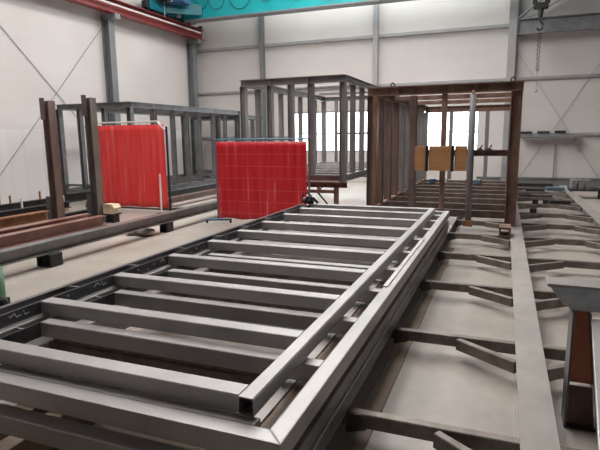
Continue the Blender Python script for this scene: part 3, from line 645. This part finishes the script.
# ------------------------------------------------------------------ welding curtains
def curtain_mesh(x0, x1, y, z0, z1, amp, waves, seed, tilt=0):
    r = random.Random(seed); ph = [r.uniform(0, 6.3) for _ in range(4)]
    b = MB(); NX, NZ = 90, 14; th = .004; rows = []
    for side in (0, 1):
        g = []
        for i in range(NX + 1):
            u = i / NX; x = x0 + (x1 - x0) * u; col = []
            for j in range(NZ + 1):
                v = j / NZ; z = z0 + (z1 - z0) * v
                a = amp * (1 - .55 * v)
                yy = y + a * (math.sin(u * waves * 6.283 + ph[0] + .4 * v) + .5 * math.sin(u * waves * 2.3 * 6.283 + ph[1] - v) + .3 * math.sin(v * 5 + ph[2] + u * 4)) + side * th
                col.append(b.bm.verts.new((x, yy, z + (.012 * math.sin(u * 21 + ph[3]) * (1 - v)))))
            g.append(col)
        rows.append(g)
    A, B = rows
    for i in range(NX):
        for j in range(NZ):
            b.bm.faces.new((A[i][j], A[i + 1][j], A[i + 1][j + 1], A[i][j + 1])); b.bm.faces.new((B[i][j], B[i][j + 1], B[i + 1][j + 1], B[i + 1][j]))
    for i in range(NX):
        b.bm.faces.new((A[i][0], B[i][0], B[i + 1][0], A[i + 1][0])); b.bm.faces.new((A[i][NZ], A[i + 1][NZ], B[i + 1][NZ], B[i][NZ]))
    for j in range(NZ):
        b.bm.faces.new((A[0][j], A[0][j + 1], B[0][j + 1], B[0][j])); b.bm.faces.new((A[NX][j], B[NX][j], B[NX][j + 1], A[NX][j + 1]))
    return b
t = thing('welding_curtain', 'bright red welding curtain hung on a white frame at left', 'welding curtain', (-9.5, 11.6, 0))
curtain_mesh(-10.75, -8.42, 11.6, .13, 2.36, .018, 5, 3).build('curtain', CURT_A, t, True)
MB().cyl((-10.85, 11.64, 2.44), (-8.62, 11.64, 2.44), .022).build('top_rail', WHITE, t)
for k in range(9): MB().ring((-10.7 + .25 * k, 11.62, 2.4), .04, .006, 'X', 10, 5).build('ring', GALV, t)
MB().bar((-8.62, 11.62, 2.42), (-8.4, 11.62, 2.22), .05, .05).build('corner_brace', WHITE, t)
MB().bar((-8.38, 11.66, .05), (-8.38, 11.66, 2.3), .05, .05, (0, 1, 0)).build('side_post', BLACK, t)
MB().bar((-10.82, 11.66, .05), (-10.82, 11.66, 2.44), .05, .05, (0, 1, 0)).build('side_post', WHITE, t)
for x in (-8.38, -10.82): MB().bar((x, 11.25, .03), (x, 12.05, .03), .06, .05).build('foot', DARK, t)
MB().bar((-10.82, 11.66, .08), (-8.38, 11.66, .08), .04, .04).build('bottom_rail', DARK, t)
t = thing('white_pipe', 'thin white upright pipe in front of the bright red curtain', 'pipe', (-8.72, 11.35, 0))
MB().cyl((-8.50, 11.42, .03), (-8.55, 11.5, 1.06), .024, 10).build('pipe', WHITE, t); MB().box(-8.62, -8.42, 11.37, 11.47, 0, .03).build('foot', GALV, t)

t = thing('welding_curtain', 'dark red vinyl welding screen on blue wheeled frame in the middle', 'welding curtain', (-5.1, 10.5, 0))
curtain_mesh(-6.2, -3.97, 10.5, .13, 1.90, .010, 4, 9).build('curtain', CURT_B, t, True)
MB().cyl((-6.26, 10.53, 1.95), (-3.9, 10.53, 1.95), .02).build('top_rail', BLUE, t)
for x in (-6.23, -3.93):
    MB().bar((x, 10.54, .09), (x, 10.54, 1.95), .04, .04, (0, 1, 0)).build('side_post', BLUE if x < -5 else RUSTPOST, t)
    f_ = MB().bar((x - .28, 10.42, .085), (x + .3, 10.64, .085), .05, .05).build('foot', BLUE, t)
    for dx, dy in ((-.25, -.11), (.27, .09)):
        MB().cyl((x + dx - .015, 10.54 + dy, .032), (x + dx + .015, 10.54 + dy, .032), .032, 14).box(x + dx - .02, x + dx + .02, 10.53 + dy, 10.55 + dy, .03, .075).build('castor', BLACK, f_)

# ------------------------------------------------------------------ small things on the left
t = thing('stool', 'small black stand on floor under the cream carton', 'stand', (-8.79, 9.86, 0))
MB().box(-8.96, -8.62, 9.71, 10.0, .19, .22).build('top', BLACK, t)
for x in (-8.92, -8.75): MB().box(x, x + .09, 9.76, 9.96, 0, .19).build('leg', BLACK, t)
bx_, by_ = -8.79, 9.84
t = thing('cardboard_box', 'cream cardboard box with open flap beside the bright curtain', 'box', (bx_, by_, .22))
MB().box(bx_ - .14, bx_ + .13, by_ - .12, by_ + .12, .22, .45, .004).build('carton', CARD, t)
def flap(p): MB().hexa(p + [(x, y + .004, z + .006) for x, y, z in p]).build('flap', CARD, t)
flap([(bx_ + .13, by_ - .12, .45), (bx_ + .20, by_ - .12, .36), (bx_ + .20, by_ + .12, .36), (bx_ + .13, by_ + .12, .45)])
flap([(bx_ - .14, by_ - .12, .45), (bx_ + .13, by_ - .12, .45), (bx_ + .12, by_ - .17, .46), (bx_ - .13, by_ - .17, .46)])
def heap(label, name, m, c, r, nb, seed, cat):
    rr = random.Random(seed); b = MB()
    for k in range(nb): 
        s = rr.uniform(.05, .09) * r; b.ball((c[0] + rr.uniform(-.14, .14) * r, c[1] + rr.uniform(-.1, .1) * r, c[2] + s * .6), s, rr.uniform(.8, 1.6), rr.uniform(.8, 1.3), .6)
    tag(b.build(name, m), label, cat, None, 'stuff' if name == 'rubble' else None)
heap('crumpled grey rags on the floor by the long dark beam', 'rag', RAG, (-7.0, 8.7, .01), 1.4, 9, 5, 'rags')
heap('small pale rubble heap at the foot of the white pipe', 'rubble', RAG, (-8.02, 11.2, .0), 1.2, 8, 8, 'rubble')
tag(MB().box(-8.75, -7.9, 12.2, 12.45, 0, .03, .003).build('flat_bar', DARK), 'dark flat bar on floor right of the bright curtain', 'flat bar')
tag(MB().box(-7.75, -7.6, 11.0, 13.4, 0, .04, .003).build('flat_bar', STEEL_D), 'dark flat bar on floor alongside the long dark beam', 'flat bar')
t = thing('hand_cart', 'green trolley with black hose coil at the left picture edge', 'trolley', (-4.1, 3.05, 0))
MB().cyl((-4.19, 3.14, .12), (-4.19, 3.14, .88), .09, 18).build('bottle', GREEN, t, True)
MB().ring((-3.93, 2.98, .60), .07, .04, 'Y', 16, 8).build('hose_coil', BLACK, t)
MB().cyl((-3.93, 3.06, .1), (-3.93, 3.06, .66), .02).build('post', DARK, t)
MB().box(-4.25, -3.86, 2.95, 3.25, .0, .12, .01).build('base', DARK, t)

# ------------------------------------------------------------------ far right
t = thing('low_table', 'low dark steel table by the back wall at right', 'table', (2.4, 18.2, 0))
MB().box(1.95, 2.9, 17.9, 18.6, .24, .3).build('top', DARK, t)
for x in (1.97, 2.82):
    for y in (17.92, 18.52): MB().box(x, x + .06, y, y + .06, 0, .24).build('leg', DARK, t)
for i, (a, b) in enumerate(((1.97, 2.13), (2.16, 2.32), (2.36, 2.52))):
    t = tag(MB().chan(((a + b) / 2 - .05, 17.95, .44), ((a + b) / 2 - .05, 18.5, .44), .28, .13, (0, 0, 1), .03).build('channel_offcut', GALV if i != 1 else COLGREY), ['bright channel offcut on the low table, leftmost', 'grey channel offcut on the low table, middle one', 'bright channel offcut on the low table, rightmost'][i], 'channel', 'channel offcuts')
tag(MB().box(1.30, 1.82, 18.0, 18.4, .22, .32, .01).build('blue_bar_bundle', BLUE), 'small blue steel bundle lying on the jig far end', 'bundle')
tag(MB().box(2.75, 3.3, 16.6, 16.9, 0, .33, .01).build('white_block', WHITE), 'white block on the floor at the right picture edge', 'block')
tag(MB().box(-.2, 1.7, 20.6, 21.1, 0, .2, .01).build('steel_bundle', DARK), 'dark bundle of bars on floor along the back wall', 'steel bundle')
for i, (x, y) in enumerate(((.75, 14.72), (1.0, 14.74), (.62, 12.98))):
    tag(MB().box(x, x + .14, y - .03, y + .08, .2, .3, .006).build('steel_block', DARK), ['dark steel block on a far jig cross tie, left of two', 'dark steel block on a far jig cross tie, right of two', 'dark steel block on the cross tie nearer the cage'][i], 'steel block', 'blocks on the jig')

for i, (x, y, w_, d_) in enumerate(((.45, 16.33, .9, .12), (.7, 17.95, .55, .25), (1.15, 14.73, .5, .06), (.42, 19.45, 1.1, .1))):
    tag(MB().box(x, x + w_, y, y + d_ * .3 + .05, .2, .25 + .02 * i, .004).build('steel_offcut', DARK), ['long dark bar offcut on a jig cross tie behind the two dark blocks', 'wide dark offcut on a far jig cross tie before the blue bundle', 'short dark offcut on the jig right of two dark blocks', 'dark bar offcut on the last jig cross tie by the wall'][i], 'offcut', 'offcuts on the jig')

# ------------------------------------------------------------------ world, light, camera
w = bpy.data.worlds.new('World'); bpy.context.scene.world = w; w.use_nodes = True
w.node_tree.nodes['Background'].inputs[0].default_value = (.90, .97, 1., 1)
w.node_tree.nodes['Background'].inputs[1].default_value = 5.0

f, yaw, pitch, roll = 515.85, .37568, .16977, .01172
F = V((-math.sin(yaw) * math.cos(pitch), math.cos(yaw) * math.cos(pitch), -math.sin(pitch)))
r = V((math.cos(yaw), math.sin(yaw), 0)); d = F.cross(r)
c_, s_ = math.cos(roll), math.sin(roll)
R_, D_ = r * c_ + d * s_, -r * s_ + d * c_
cam = bpy.data.cameras.new('Camera'); co = bpy.data.objects.new('Camera', cam); C.objects.link(co)
m3 = Matrix((R_, -D_, -F)).transposed()
co.matrix_world = Matrix.Translation((0, 0, 2.0)) @ m3.to_4x4()
cam.sensor_width = 36; cam.lens = f / 600 * 36; cam.clip_end = 200; cam.clip_start = .05
sc = bpy.context.scene; sc.camera = co
vs = sc.view_settings; vs.view_transform = 'Standard'; vs.look = 'None'; vs.gamma = 1; vs.use_curve_mapping = False
vs.exposure = 0.38
